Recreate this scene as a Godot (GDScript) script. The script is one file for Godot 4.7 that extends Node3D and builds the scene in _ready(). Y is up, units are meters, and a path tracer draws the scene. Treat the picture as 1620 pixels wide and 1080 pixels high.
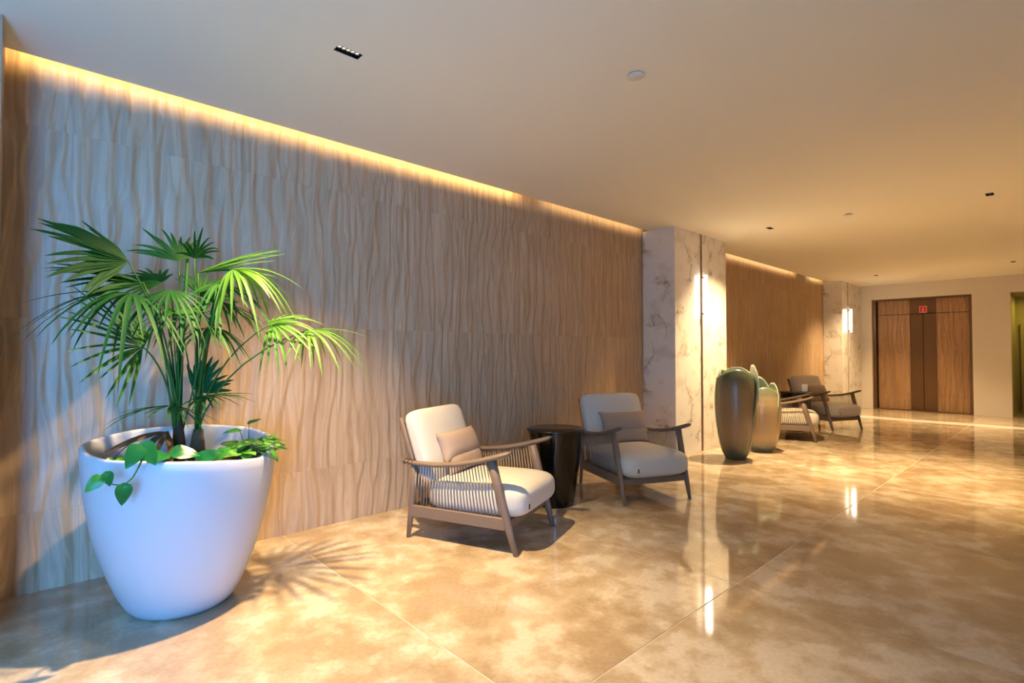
extends Node3D

# ---------------------------------------------------------------- measures (metres, y up)
# x runs along the carved wall, z = 0 is its face, the room lies in +z
const CEIL := 2.561
const LIP := 0.081            # the ceiling stops this far from the carved wall: the light cove
const TOP := 2.9
const END_X := 13.0
const LEFT_X := -3.2
const BACK_Z := 5.2
const ENTRY_A := -2.9         # the glazed entrance, behind the camera
const ENTRY_B := -0.92
const ENTRY_Z := 7.0
const PIL_Z := 0.411
const DEG := PI / 180.0

var taken := {}
var M := {}

# ---------------------------------------------------------------- naming and tagging
func numbered(called: String) -> String:
	if not taken.has(called):
		taken[called] = 0
		return called
	taken[called] += 1
	return "%s_%03d" % [called, taken[called]]

func tag(o: Node, label: String, category: String, group := "") -> void:
	o.set_meta("label", label)
	o.set_meta("category", category)
	if group != "":
		o.set_meta("group", group)

func thing(called: String, label: String, category: String, at := Vector3.ZERO, turn := 0.0, group := "") -> Node3D:
	var o := Node3D.new()
	o.name = numbered(called)
	add_child(o)
	o.position = at
	o.rotation.y = turn
	tag(o, label, category, group)
	return o

func setting(called: String) -> Node3D:
	var o := Node3D.new()
	o.name = numbered(called)
	o.set_meta("kind", "structure")
	add_child(o)
	return o

func part(called: String, mesh: Mesh, mat: Material, parent: Node) -> MeshInstance3D:
	var o := MeshInstance3D.new()
	o.name = called
	o.mesh = mesh
	o.material_override = mat
	o.cast_shadow = GeometryInstance3D.SHADOW_CASTING_SETTING_ON
	parent.add_child(o, true)
	return o

# ---------------------------------------------------------------- shape helpers
func begin(smooth := true) -> SurfaceTool:
	var st := SurfaceTool.new()
	st.begin(Mesh.PRIMITIVE_TRIANGLES)
	st.set_smooth_group(0 if smooth else -1)
	return st

func finish(st: SurfaceTool) -> ArrayMesh:
	st.generate_normals()
	st.index()
	return st.commit()

func face(st: SurfaceTool, pts: Array, centre: Vector3) -> void:
	# a flat polygon turned away from centre
	var mid := Vector3.ZERO
	for q in pts:
		mid += q
	mid /= pts.size()
	var n: Vector3 = (pts[0] - pts[2]).cross(pts[0] - pts[1])
	var flip := n.dot(mid - centre) < 0.0
	for i in range(1, pts.size() - 1):
		st.add_vertex(pts[0])
		if flip:
			st.add_vertex(pts[i + 1])
			st.add_vertex(pts[i])
		else:
			st.add_vertex(pts[i])
			st.add_vertex(pts[i + 1])

func add_box(st: SurfaceTool, c: Vector3, size: Vector3, k := 0.0, b := Basis.IDENTITY) -> void:
	# a box with chamfered edges
	st.set_smooth_group(-1)
	var h := size * 0.5
	k = minf(k, minf(h.x, minf(h.y, h.z)) * 0.9)
	var v := func(sx: float, sy: float, sz: float, axis: int) -> Vector3:
		var q := Vector3(sx * (h.x - (0.0 if axis == 0 else k)), sy * (h.y - (0.0 if axis == 1 else k)), sz * (h.z - (0.0 if axis == 2 else k)))
		return c + b * q
	for s in [-1.0, 1.0]:
		face(st, [v.call(s, -1, -1, 0), v.call(s, 1, -1, 0), v.call(s, 1, 1, 0), v.call(s, -1, 1, 0)], c)
		face(st, [v.call(-1, s, -1, 1), v.call(1, s, -1, 1), v.call(1, s, 1, 1), v.call(-1, s, 1, 1)], c)
		face(st, [v.call(-1, -1, s, 2), v.call(1, -1, s, 2), v.call(1, 1, s, 2), v.call(-1, 1, s, 2)], c)
	if k <= 0.0:
		return
	for s in [-1.0, 1.0]:
		for t in [-1.0, 1.0]:
			face(st, [v.call(s, t, -1, 0), v.call(s, t, 1, 0), v.call(s, t, 1, 1), v.call(s, t, -1, 1)], c)
			face(st, [v.call(s, -1, t, 0), v.call(s, 1, t, 0), v.call(s, 1, t, 2), v.call(s, -1, t, 2)], c)
			face(st, [v.call(-1, s, t, 1), v.call(1, s, t, 1), v.call(1, s, t, 2), v.call(-1, s, t, 2)], c)
			for w in [-1.0, 1.0]:
				face(st, [v.call(s, t, w, 0), v.call(s, t, w, 1), v.call(s, t, w, 2)], c)

func box_mesh(c: Vector3, size: Vector3, k := 0.0, b := Basis.IDENTITY) -> ArrayMesh:
	var st := begin(false)
	add_box(st, c, size, k, b)
	return finish(st)

func span(a: Vector3, b: Vector3, k := 0.0) -> ArrayMesh:
	return box_mesh((a + b) * 0.5, (b - a).abs(), k)

func add_grid(st: SurfaceTool, pts: PackedVector3Array, nu: int, nv: int, flip := false, colors := PackedColorArray()) -> void:
	# (nu + 1) x (nv + 1) points, rows of nu + 1
	var tint := colors.size() == pts.size()
	for j in nv:
		for i in nu:
			var a := j * (nu + 1) + i
			var q := [a, a + 1, a + nu + 2, a, a + nu + 2, a + nu + 1]
			if flip:
				q = [a, a + nu + 2, a + 1, a, a + nu + 1, a + nu + 2]
			for k in q:
				if tint:
					st.set_color(colors[k])
				st.add_vertex(pts[k])

func add_tube(st: SurfaceTool, pts: Array, radii: Array, sides := 8, flat := 1.0, up := Vector3.UP, caps := true) -> void:
	# a swept tube; flat squashes it along up
	var n := pts.size()
	var rings := PackedVector3Array()
	for i in n:
		var d: Vector3 = (pts[mini(i + 1, n - 1)] - pts[maxi(i - 1, 0)]).normalized()
		var s := d.cross(up)
		if s.length() < 0.01:
			s = d.cross(Vector3.RIGHT)
		s = s.normalized()
		var w := s.cross(d).normalized()
		for k in sides + 1:
			var a := TAU * k / sides
			rings.append(pts[i] + (s * cos(a) + w * sin(a) * flat) * float(radii[i]))
	add_grid(st, rings, sides, n - 1)
	if caps:
		for e in [0, n - 1]:
			for k in sides:
				var p0: Vector3 = rings[e * (sides + 1) + k]
				var p1: Vector3 = rings[e * (sides + 1) + k + 1]
				if e == 0:
					st.add_vertex(pts[e]); st.add_vertex(p1); st.add_vertex(p0)
				else:
					st.add_vertex(pts[e]); st.add_vertex(p0); st.add_vertex(p1)

func tube_mesh(pts: Array, radii: Array, sides := 8, flat := 1.0, up := Vector3.UP) -> ArrayMesh:
	var st := begin()
	add_tube(st, pts, radii, sides, flat, up)
	return finish(st)

func add_lathe(st: SurfaceTool, prof: Array, sides := 32, c := Vector3.ZERO) -> void:
	# prof: Vector2(radius, height) from bottom to top
	var pts := PackedVector3Array()
	for q in prof:
		for k in sides + 1:
			var a := TAU * k / sides
			pts.append(c + Vector3(q.x * cos(a), q.y, q.x * sin(a)))
	add_grid(st, pts, sides, prof.size() - 1)

func lathe_mesh(prof: Array, sides := 32, c := Vector3.ZERO) -> ArrayMesh:
	var st := begin()
	add_lathe(st, prof, sides, c)
	return finish(st)

func cushion_mesh(size: Vector3, plan := 7.0, power := 4.0, crown := 0.0, n := 20) -> ArrayMesh:
	# a padded block: a superellipsoid, its wide faces crowned along local y
	var st := begin()
	var pts := PackedVector3Array()
	for j in n + 1:
		var v := -PI / 2 + PI * j / n
		for i in 2 * n + 1:
			var u := -PI + TAU * i / (2 * n)
			var d := Vector3(cos(v) * cos(u), sin(v), cos(v) * sin(u))
			var m := pow(pow(pow(absf(d.x), plan) + pow(absf(d.z), plan), power / plan) + pow(absf(d.y), power), 1.0 / power)
			var q := d / m
			q.y *= 1.0 + crown * (1.0 - q.x * q.x) * (1.0 - q.z * q.z)
			pts.append(q * size * 0.5)
	add_grid(st, pts, 2 * n, n)
	return finish(st)

func pillow_mesh(w: float, h: float, d: float) -> ArrayMesh:
	# a soft pillow with pinched corners and gathers on its short sides; its front is +z
	var st := begin()
	var n := 22
	for side in [-1.0, 1.0]:
		var pts := PackedVector3Array()
		for j in n + 1:
			for i in n + 1:
				var a := -1.0 + 2.0 * i / n
				var b := -1.0 + 2.0 * j / n
				var edge := pow(1.0 - pow(absf(a), 3.2), 0.55) * pow(1.0 - pow(absf(b), 2.6), 0.55)
				var pull := 1.0 - 0.10 * (1.0 - b * b) * pow(absf(a), 3.0)
				var sag := 1.0 - 0.12 * (1.0 - a * a) * pow(absf(b), 2.0)
				var gather := 0.05 * sin(b * 13.0) * pow(absf(a), 3.0) * (1.0 - absf(a))
				pts.append(Vector3(a * w * 0.5 * pull, b * h * 0.5 * sag, side * d * 0.5 * edge + gather * d))
		add_grid(st, pts, n, n, side < 0.0)
	return finish(st)

# ---------------------------------------------------------------- textures and materials
func noise(freq: float, seed_value: int, octaves := 4, kind := FastNoiseLite.TYPE_SIMPLEX_SMOOTH, fractal := FastNoiseLite.FRACTAL_FBM) -> FastNoiseLite:
	var f := FastNoiseLite.new()
	f.noise_type = kind
	f.frequency = freq
	f.seed = seed_value
	f.fractal_type = fractal
	f.fractal_octaves = octaves
	return f

func field(f: FastNoiseLite, w: int, h: int) -> PackedByteArray:
	var im := f.get_seamless_image(w, h)
	im.convert(Image.FORMAT_L8)
	return im.get_data()

func picture(w: int, h: int, rgb: PackedByteArray) -> ImageTexture:
	var im := Image.create_from_data(w, h, false, Image.FORMAT_RGB8, rgb)
	return ImageTexture.create_from_image(im)

func floor_texture() -> ImageTexture:
	var s := 1024
	var f1 := noise(0.0045, 11, 5)
	f1.domain_warp_enabled = true
	f1.domain_warp_amplitude = 60.0
	f1.domain_warp_frequency = 0.006
	var f2 := noise(0.016, 23, 5)
	f2.domain_warp_enabled = true
	f2.domain_warp_amplitude = 34.0
	f2.domain_warp_frequency = 0.012
	var f3 := noise(0.0042, 37, 5)
	f3.domain_warp_enabled = true
	f3.domain_warp_amplitude = 70.0
	f3.domain_warp_frequency = 0.008
	var f4 := noise(0.12, 41, 3)
	var a := field(f1, s, s)
	var b := field(f2, s, s)
	var v := field(f3, s, s)
	var g := field(f4, s, s)
	var out := PackedByteArray()
	out.resize(s * s * 3)
	var tan_ := Vector3(0.655, 0.56, 0.44)
	var mid := Vector3(0.72, 0.635, 0.52)
	var pale := Vector3(0.81, 0.745, 0.655)
	for i in s * s:
		var t := clampf((a[i] / 255.0 - 0.5) * 1.25 + (b[i] / 255.0 - 0.5) * 0.95 + 0.5, 0.0, 1.0)
		var c := tan_.lerp(mid, smoothstep(0.10, 0.55, t)).lerp(pale, smoothstep(0.45, 0.95, t))
		var vein := (1.0 - smoothstep(0.0, 0.012, absf(v[i] / 255.0 - 0.5))) * smoothstep(0.40, 0.62, b[i] / 255.0)
		c = c.lerp(pale, vein * 0.6)
		c *= 1.0 + (g[i] / 255.0 - 0.5) * 0.10
		out[i * 3] = int(clampf(c.x, 0.0, 1.0) * 255.0)
		out[i * 3 + 1] = int(clampf(c.y, 0.0, 1.0) * 255.0)
		out[i * 3 + 2] = int(clampf(c.z, 0.0, 1.0) * 255.0)
	return picture(s, s, out)

func marble_texture() -> ImageTexture:
	var s := 1024
	var f1 := noise(0.0019, 5, 3)
	f1.domain_warp_enabled = true
	f1.domain_warp_amplitude = 120.0
	f1.domain_warp_frequency = 0.004
	var f2 := noise(0.006, 6, 4)
	var f3 := noise(0.004, 8, 4)
	f3.domain_warp_enabled = true
	f3.domain_warp_amplitude = 60.0
	f3.domain_warp_frequency = 0.008
	var a := field(f1, s, s)
	var b := field(f2, s, s)
	var d := field(f3, s, s)
	var out := PackedByteArray()
	out.resize(s * s * 3)
	var white := Vector3(0.91, 0.885, 0.845)
	var cloud := Vector3(0.83, 0.79, 0.73)
	var grey := Vector3(0.52, 0.46, 0.39)
	for i in s * s:
		var k: float = b[i] / 255.0
		var c := white.lerp(cloud, smoothstep(0.5, 0.85, k) * 0.7)
		var da := absf(a[i] / 255.0 - 0.5)
		var w: float = (1.0 - smoothstep(0.0, 0.011, da)) * smoothstep(0.34, 0.60, k)
		var haze: float = (1.0 - smoothstep(0.0, 0.06, da)) * smoothstep(0.42, 0.7, k)
		c = c.lerp(grey, clampf(w * 0.5 + haze * 0.22, 0.0, 0.85))
		var w2: float = (1.0 - smoothstep(0.0, 0.009, absf(d[i] / 255.0 - 0.5))) * smoothstep(0.46, 0.68, k)
		c = c.lerp(grey, w2 * 0.45)
		out[i * 3] = int(c.x * 255.0)
		out[i * 3 + 1] = int(c.y * 255.0)
		out[i * 3 + 2] = int(c.z * 255.0)
	return picture(s, s, out)

func wood_texture(light: Vector3, dark: Vector3, seed_value: int) -> ImageTexture:
	# grain along v
	var s := 768
	var f1 := noise(0.02, seed_value, 4)
	var f2 := noise(0.09, seed_value + 3, 3)
	var f3 := noise(0.006, seed_value + 5, 3)
	var out := PackedByteArray()
	out.resize(s * s * 3)
	var coarse := field(f1, s, 96)
	var fine := field(f2, s, 48)
	var slow := field(f3, s, s)
	for y in s:
		for x in s:
			var sl: float = slow[y * s + x] / 255.0 - 0.5
			var xx := posmod(int(x + sl * 70.0), s)
			var g1: float = coarse[(y / 8) * s + xx] / 255.0
			var g2: float = fine[(y / 16) * s + xx] / 255.0
			var rings := 0.5 + 0.5 * sin((x * TAU / s) * 26.0 + sl * 16.0)
			var t := clampf(0.5 + (g1 - 0.5) * 1.1 + (g2 - 0.5) * 0.8 + (rings - 0.5) * 0.22, 0.0, 1.0)
			var c := dark.lerp(light, t)
			var i := (y * s + x) * 3
			out[i] = int(c.x * 255.0)
			out[i + 1] = int(c.y * 255.0)
			out[i + 2] = int(c.z * 255.0)
	return picture(s, s, out)

func mat(color: Color, rough := 0.6, metal := 0.0) -> StandardMaterial3D:
	var m := StandardMaterial3D.new()
	m.albedo_color = color
	m.roughness = rough
	m.metallic = metal
	return m

func textured(tex: Texture2D, scale: Vector3, rough: float, offset := Vector3.ZERO) -> StandardMaterial3D:
	var m := mat(Color.WHITE, rough)
	m.albedo_texture = tex
	m.uv1_triplanar = true
	m.uv1_world_triplanar = true
	m.uv1_scale = scale
	m.uv1_offset = offset
	return m

func woven(color: Color) -> StandardMaterial3D:
	var m := mat(color, 0.95)
	m.rim_enabled = true
	m.rim = 0.3
	m.rim_tint = 0.6
	m.heightmap_enabled = true
	m.heightmap_texture = M.weave
	m.heightmap_scale = 0.06
	m.uv1_triplanar = true
	m.uv1_scale = Vector3(9, 9, 9)
	return m

func leafy(color: Color, rough := 0.42) -> StandardMaterial3D:
	var m := mat(color, rough)
	m.metallic_specular = 0.35
	m.backlight_enabled = true
	m.backlight = Color(color.r * 0.6, color.g * 0.7, color.b * 0.3)
	m.cull_mode = BaseMaterial3D.CULL_DISABLED
	return m

func glowing(color: Color, energy: float) -> StandardMaterial3D:
	var m := mat(color, 0.5)
	m.emission_enabled = true
	m.emission = color
	m.emission_energy_multiplier = energy
	return m

func make_materials() -> void:
	var ft := floor_texture()
	M.floor = []
	for k in 4:
		M.floor.append(textured(ft, Vector3(0.31, 0.31, 0.31), 0.06, Vector3(0.31 * k, 0.17 * k, 0.43 * k)))
	for m in M.floor:
		m.metallic_specular = 0.75
	M.pale_strip = mat(Color(0.93, 0.91, 0.87), 0.1)  # even pale colour for the strip across the floor
	M.grout = mat(Color(0.86, 0.80, 0.71), 0.5)
	var wt := wood_texture(Vector3(0.765, 0.65, 0.515), Vector3(0.645, 0.525, 0.39), 71)
	M.wood = []
	for k in 4:
		M.wood.append(textured(wt, Vector3(1.1, 0.22, 1.1), 0.5, Vector3(0.27 * k, 0.37 * k, 0.1)))
	var dt := wood_texture(Vector3(0.72, 0.565, 0.40), Vector3(0.56, 0.415, 0.275), 93)
	M.door_wood = textured(dt, Vector3(1.0, 0.25, 1.4), 0.45)
	var mt := marble_texture()
	M.marble = []
	for k in 3:
		M.marble.append(textured(mt, Vector3(0.62, 0.62, 0.62), 0.16, Vector3(0.13 + 0.37 * k, 0.21 * k, 0.55 * k)))
	M.plaster = mat(Color(0.86, 0.815, 0.745), 0.9)
	M.ceiling = mat(Color(0.95, 0.925, 0.86), 0.92)
	M.olive = mat(Color(0.62, 0.58, 0.36), 0.85)
	M.bronze = mat(Color(0.44, 0.32, 0.20), 0.4, 0.45)
	M.bronze_dark = mat(Color(0.16, 0.105, 0.065), 0.45, 0.4)
	M.brass = mat(Color(0.55, 0.42, 0.27), 0.35, 0.8)
	M.black = mat(Color(0.03, 0.03, 0.032), 0.4)
	M.chrome = mat(Color(0.85, 0.85, 0.86), 0.15, 1.0)
	M.table = mat(Color(0.028, 0.024, 0.022), 0.12)
	M.table_top = mat(Color(0.10, 0.075, 0.05), 0.14)
	var wn := NoiseTexture2D.new()
	wn.width = 256
	wn.height = 256
	wn.seamless = true
	wn.noise = noise(0.28, 3, 2)
	M.weave = wn
	M.frame = mat(Color(0.47, 0.39, 0.325), 0.5)
	M.cord = mat(Color(0.60, 0.525, 0.445), 0.8)
	M.linen = woven(Color(0.80, 0.765, 0.705))
	M.taupe = woven(Color(0.66, 0.565, 0.49))
	M.pot = mat(Color(0.75, 0.75, 0.755), 0.42)
	M.soil = mat(Color(0.17, 0.115, 0.075), 0.95)
	M.bark = mat(Color(0.42, 0.32, 0.22), 0.9)
	M.husk = mat(Color(0.27, 0.19, 0.11), 0.9)
	M.palm = [leafy(Color(0.06, 0.28, 0.06), 0.6), leafy(Color(0.13, 0.34, 0.08), 0.58), leafy(Color(0.27, 0.43, 0.11), 0.48)]
	M.stalk = leafy(Color(0.22, 0.38, 0.12))
	M.dead = leafy(Color(0.36, 0.26, 0.15), 0.8)
	M.ivy = [leafy(Color(0.10, 0.38, 0.18), 0.3), leafy(Color(0.26, 0.52, 0.16), 0.3), leafy(Color(0.40, 0.60, 0.24), 0.3)]
	M.glaze = mat(Color.WHITE, 0.22)
	M.glaze.vertex_color_use_as_albedo = true
	M.glaze.cull_mode = BaseMaterial3D.CULL_DISABLED
	M.white = mat(Color(0.88, 0.87, 0.84), 0.6)
	M.sign_red = mat(Color(0.78, 0.10, 0.12), 0.5)
	M.sign_pale = mat(Color(0.93, 0.62, 0.60), 0.5)
	M.lamp_tube = glowing(Color(1.0, 0.95, 0.87), 7.0)
	M.led = glowing(Color(1.0, 0.85, 0.56), 1.5)
	M.lens = glowing(Color(1.0, 0.90, 0.76), 3.0)
	M.pane = mat(Color(0.9, 0.95, 1.0, 0.08), 0.02)
	M.pane.transparency = BaseMaterial3D.TRANSPARENCY_ALPHA
	M.glass = mat(Color(0.96, 0.97, 0.97), 0.03)
	M.glass.refraction_enabled = true
	M.glass.refraction_scale = 0.05
	M.tag = mat(Color(0.03, 0.03, 0.035), 0.7)

# ---------------------------------------------------------------- lights
const WARM := Color(1.0, 0.868, 0.65)

func spot(at: Vector3, energy: float, angle: float, aim := Vector3.DOWN, called := "downlight_beam") -> SpotLight3D:
	var l := SpotLight3D.new()
	l.name = called
	add_child(l, true)
	l.position = at
	var up := Vector3.RIGHT
	l.look_at_from_position(at, at + aim, up)
	l.light_color = WARM
	l.light_energy = energy
	l.spot_angle = angle
	l.spot_angle_attenuation = 1.0
	l.spot_range = 20.0
	l.spot_attenuation = 2.0
	l.light_size = 0.03
	l.shadow_enabled = true
	return l

func area(at: Vector3, aim: Vector3, size: Vector2, energy: float, color: Color, called: String, up := Vector3.UP) -> AreaLight3D:
	var l := AreaLight3D.new()
	l.name = called
	add_child(l, true)
	l.look_at_from_position(at, at + aim, up)
	l.area_size = size
	l.area_normalize_energy = true
	l.light_energy = energy
	l.light_color = color
	l.shadow_enabled = true
	l.area_range = 25.0
	l.area_attenuation = 2.0
	return l

# ---------------------------------------------------------------- the room
var relief_a: FastNoiseLite
var relief_b: FastNoiseLite

func tooth(t: float) -> float:
	var f := t - floorf(t)
	return f / 0.72 if f < 0.72 else (1.0 - f) / 0.28

func relief(x: float, y: float) -> float:
	# carved waves: two families of slanted ridges that meet and fork
	var w1 := 0.085 * relief_a.get_noise_2d(x * 1.5, y * 0.95) + 0.022 * relief_b.get_noise_2d(x * 5.0, y * 2.2)
	var w2 := 0.10 * relief_b.get_noise_2d(x * 1.3 + 40.0, y * 0.8) + 0.02 * relief_a.get_noise_2d(x * 6.0, y * 1.9 + 9.0)
	var a := tooth((x + w1) / 0.098)
	var b := tooth((x + w2) / 0.127 + 0.37)
	return maxf(a * 0.92, b)

func carved_panel(x0: float, x1: float, y0: float, y1: float, step: float) -> ArrayMesh:
	var nx := maxi(2, int(ceil((x1 - x0) / step)))
	var ny := maxi(2, int(ceil((y1 - y0) / 0.045)))
	var pts := PackedVector3Array()
	for j in ny + 1:
		var y := lerpf(y0, y1, float(j) / ny)
		for i in nx + 1:
			var x := lerpf(x0, x1, float(i) / nx)
			var z := -0.014 + 0.014 * relief(x, y)
			pts.append(Vector3(x, y, z))
	var st := begin()
	add_grid(st, pts, nx, ny, true)
	st.set_smooth_group(-1)
	# edges going back into the joints
	var back := Vector3(0, 0, -0.012)
	for j in ny:
		for i in [0, nx]:
			var a: Vector3 = pts[j * (nx + 1) + i]
			var b: Vector3 = pts[(j + 1) * (nx + 1) + i]
			face(st, [a, b, b + back, a + back], Vector3((x0 + x1) * 0.5, a.y, a.z))
	return finish(st)

func build_carved_wall() -> void:
	relief_a = noise(1.0, 101, 2)
	relief_b = noise(1.0, 202, 2)
	var w := setting("wall_left")
	part("backing", span(Vector3(LEFT_X, 0, -0.2), Vector3(END_X + 0.2, TOP, -0.024)), M.wood[0], w)
	var rows := [0.0, 0.385, 1.32, 2.255, TOP]
	var n := 0
	for sec in [[-0.072, 0.36, 5.31, 0.006], [6.53, 6.62, 11.72, 0.009]]:
		var edges := [sec[0]]
		var x: float = sec[1]
		while x < sec[2] - 0.05:
			edges.append(x)
			x += 0.608
		edges.append(sec[2])
		for i in edges.size() - 1:
			for j in rows.size() - 1:
				var g := 0.0004
				part("panel", carved_panel(edges[i] + g, edges[i + 1] - g, rows[j] + g, rows[j + 1] - g, sec[3]), M.wood[(i * 7 + j * 3 + n) % 4], w)
		n += 1

func build_floor() -> void:
	var f := setting("floor")
	part("joint_bed", span(Vector3(LEFT_X - 0.2, -0.12, -0.2), Vector3(15.2, -0.0025, BACK_Z + 0.199)), M.grout, f)
	var xs := [LEFT_X - 0.2]
	var x := -2.97
	while x < 11.0:
		xs.append(x)
		x += 1.4
	var zs := [-0.03, 2.255, 4.5, BACK_Z + 0.2]
	var g := 0.0022
	var k := 0
	# slabs up to the pale strip, the strip, then slabs in front of the lift
	var bands := []
	for i in xs.size() - 1:
		bands.append([xs[i], xs[i + 1]])
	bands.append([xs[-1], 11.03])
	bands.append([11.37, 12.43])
	bands.append([12.43, 13.83])
	bands.append([13.83, 15.2])
	for b in bands:
		for j in zs.size() - 1:
			if b[1] - b[0] < 0.02:
				continue
			part("slab", span(Vector3(b[0] + g, -0.03, zs[j] + g), Vector3(b[1] - g, 0.0, zs[j + 1] - g), 0.0012), M.floor[(k * 5 + j) % 4], f)
			k += 1
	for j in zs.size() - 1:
		var s := part("floor_strip", span(Vector3(11.03 + g, -0.03, zs[j] + g), Vector3(11.37 - g, 0.0, zs[j + 1] - g), 0.0012), M.pale_strip, f)
		s.set_meta("label", "pale strip crossing the floor")

var downlights := [Vector2(1.106, 1.122), Vector2(6.175, 1.09), Vector2(11.36, 0.97), Vector2(6.284, 2.93), Vector2(11.2, 2.79)]

func build_ceiling() -> void:
	var c := CSGCombiner3D.new()
	c.name = "ceiling"
	c.set_meta("kind", "structure")
	add_child(c)
	var b := CSGBox3D.new()
	b.name = "board"
	b.size = Vector3(END_X + 0.2 - LEFT_X + 0.2, 0.06, BACK_Z + 0.2 - 0.2)
	b.position = Vector3((END_X + LEFT_X) * 0.5, CEIL + 0.03, (BACK_Z + 0.2 + 0.2) * 0.5)
	b.material = M.ceiling
	c.add_child(b)
	var lip := CSGBox3D.new()
	lip.name = "cove_lip"
	lip.size = Vector3(END_X + 0.2 - LEFT_X + 0.2, 0.012, 0.3 - LIP)
	lip.position = Vector3((END_X + LEFT_X) * 0.5, CEIL + 0.006, (0.3 + LIP) * 0.5)
	lip.material = M.ceiling
	c.add_child(lip)
	for d in downlights:
		var h := CSGBox3D.new()
		h.name = "opening"
		h.operation = CSGShape3D.OPERATION_SUBTRACTION
		h.size = Vector3(0.122, 0.2, 0.056)
		h.position = Vector3(d.x, CEIL, d.y)
		h.material = M.ceiling
		c.add_child(h, true)
	var t := setting("ceiling_upper")
	part("upper_slab", span(Vector3(LEFT_X - 0.2, TOP, -0.2), Vector3(15.2, TOP + 0.12, BACK_Z + 0.2)), M.ceiling, t)
	var u := setting("trim_1")
	part("cove_back", span(Vector3(LEFT_X, CEIL + 0.06, 0.30), Vector3(END_X, TOP, 0.34)), M.ceiling, u)

func build_shell() -> void:
	# the long wall behind the camera, with the entrance lobby opening off it
	var w := setting("wall_front")
	part("plaster_face", span(Vector3(LEFT_X - 0.2, 0, BACK_Z), Vector3(ENTRY_A, TOP, BACK_Z + 0.2)), M.plaster, w)
	part("plaster_face", span(Vector3(ENTRY_A, 2.55, BACK_Z), Vector3(ENTRY_B, TOP, BACK_Z + 0.2)), M.plaster, w)
	part("plaster_face", span(Vector3(ENTRY_B, 0, BACK_Z), Vector3(15.2, TOP, BACK_Z + 0.2)), M.plaster, w)
	var l := setting("wall_entrance")
	part("plaster_face", span(Vector3(ENTRY_A - 0.2, 0, BACK_Z + 0.2), Vector3(ENTRY_A, 2.7, ENTRY_Z + 0.1)), M.plaster, l)
	part("plaster_face", span(Vector3(ENTRY_B, 0, BACK_Z + 0.2), Vector3(ENTRY_B + 0.2, 2.7, ENTRY_Z + 0.1)), M.plaster, l)
	part("soffit", span(Vector3(ENTRY_A, 2.55, BACK_Z + 0.2), Vector3(ENTRY_B, 2.7, ENTRY_Z + 0.1)), M.plaster, l)
	var ef := setting("floor_entrance")
	part("slab", span(Vector3(ENTRY_A - 0.2, -0.12, BACK_Z + 0.2), Vector3(ENTRY_B + 0.2, 0.0, ENTRY_Z + 0.1)), M.floor[1], ef)
	var win := setting("window_1")
	var st := begin(false)
	var mid := (ENTRY_A + ENTRY_B) * 0.5
	for x in [ENTRY_A + 0.02, mid, ENTRY_B - 0.02]:
		add_box(st, Vector3(x, 1.275, ENTRY_Z), Vector3(0.04, 2.55, 0.06), 0.004)
	for y in [0.02, 2.53]:
		add_box(st, Vector3(mid, y, ENTRY_Z), Vector3(ENTRY_B - ENTRY_A, 0.04, 0.058), 0.004)
	part("window_frame", finish(st), M.bronze_dark, win)
	for s in [-1.0, 1.0]:
		part("pane", box_mesh(Vector3(mid + s * (ENTRY_B - ENTRY_A) * 0.25, 1.275, ENTRY_Z), Vector3((ENTRY_B - ENTRY_A) * 0.5 - 0.06, 2.46, 0.01)), M.pane, win)
	var lw := setting("wall_side")
	part("plaster_face", span(Vector3(LEFT_X - 0.2, 0, -0.2), Vector3(LEFT_X, TOP, BACK_Z)), M.plaster, lw)
	# the pier that ends the carved wall
	var r := setting("trim_2")
	part("return_pier", span(Vector3(LEFT_X, 0, -0.03), Vector3(-0.072, TOP, 0.40), 0.002), M.wood[1], r)
	# end wall with the lift
	var e := setting("wall_end")
	part("plaster_face", span(Vector3(END_X, 0, 0.0), Vector3(END_X + 0.2, TOP, 0.525)), M.plaster, e)
	part("plaster_face", span(Vector3(END_X, 2.26, 0.525), Vector3(END_X + 0.2, TOP, 2.112)), M.plaster, e)
	part("plaster_face", span(Vector3(END_X, 0, 2.112), Vector3(END_X + 0.2, TOP, 2.637)), M.plaster, e)
	part("plaster_face", span(Vector3(END_X, 2.25, 2.637), Vector3(END_X + 0.2, TOP, 4.4)), M.plaster, e)
	part("plaster_face", span(Vector3(END_X, 0, 4.4), Vector3(END_X + 0.2, TOP, BACK_Z)), M.plaster, e)
	part("shaft_back", span(Vector3(END_X + 0.2, 0, 0.0), Vector3(END_X + 0.34, TOP, 2.5)), M.bronze_dark, e)
	# the passage beside the lift
	var q := setting("wall_passage")
	part("passage_side", span(Vector3(END_X + 0.2, 0, 2.5), Vector3(14.2, TOP, 2.637)), M.olive, q)
	part("passage_back", span(Vector3(14.2, 0, 2.5), Vector3(14.34, TOP, 4.6)), M.olive, q)
	part("passage_side", span(Vector3(END_X + 0.2, 0, 4.4), Vector3(14.2, TOP, 4.6)), M.olive, q)
	part("passage_soffit", span(Vector3(END_X + 0.2, 2.25, 2.637), Vector3(14.2, 2.33, 4.4)), M.olive, q)
	var d := setting("door_2")
	part("door_frame", span(Vector3(14.15, 0, 2.70), Vector3(14.2, 1.72, 2.75), 0.004), M.olive, d)
	part("door_leaf", span(Vector3(14.16, 0.01, 2.75), Vector3(14.2, 1.66, 3.65), 0.004), M.bronze_dark, d)

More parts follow.
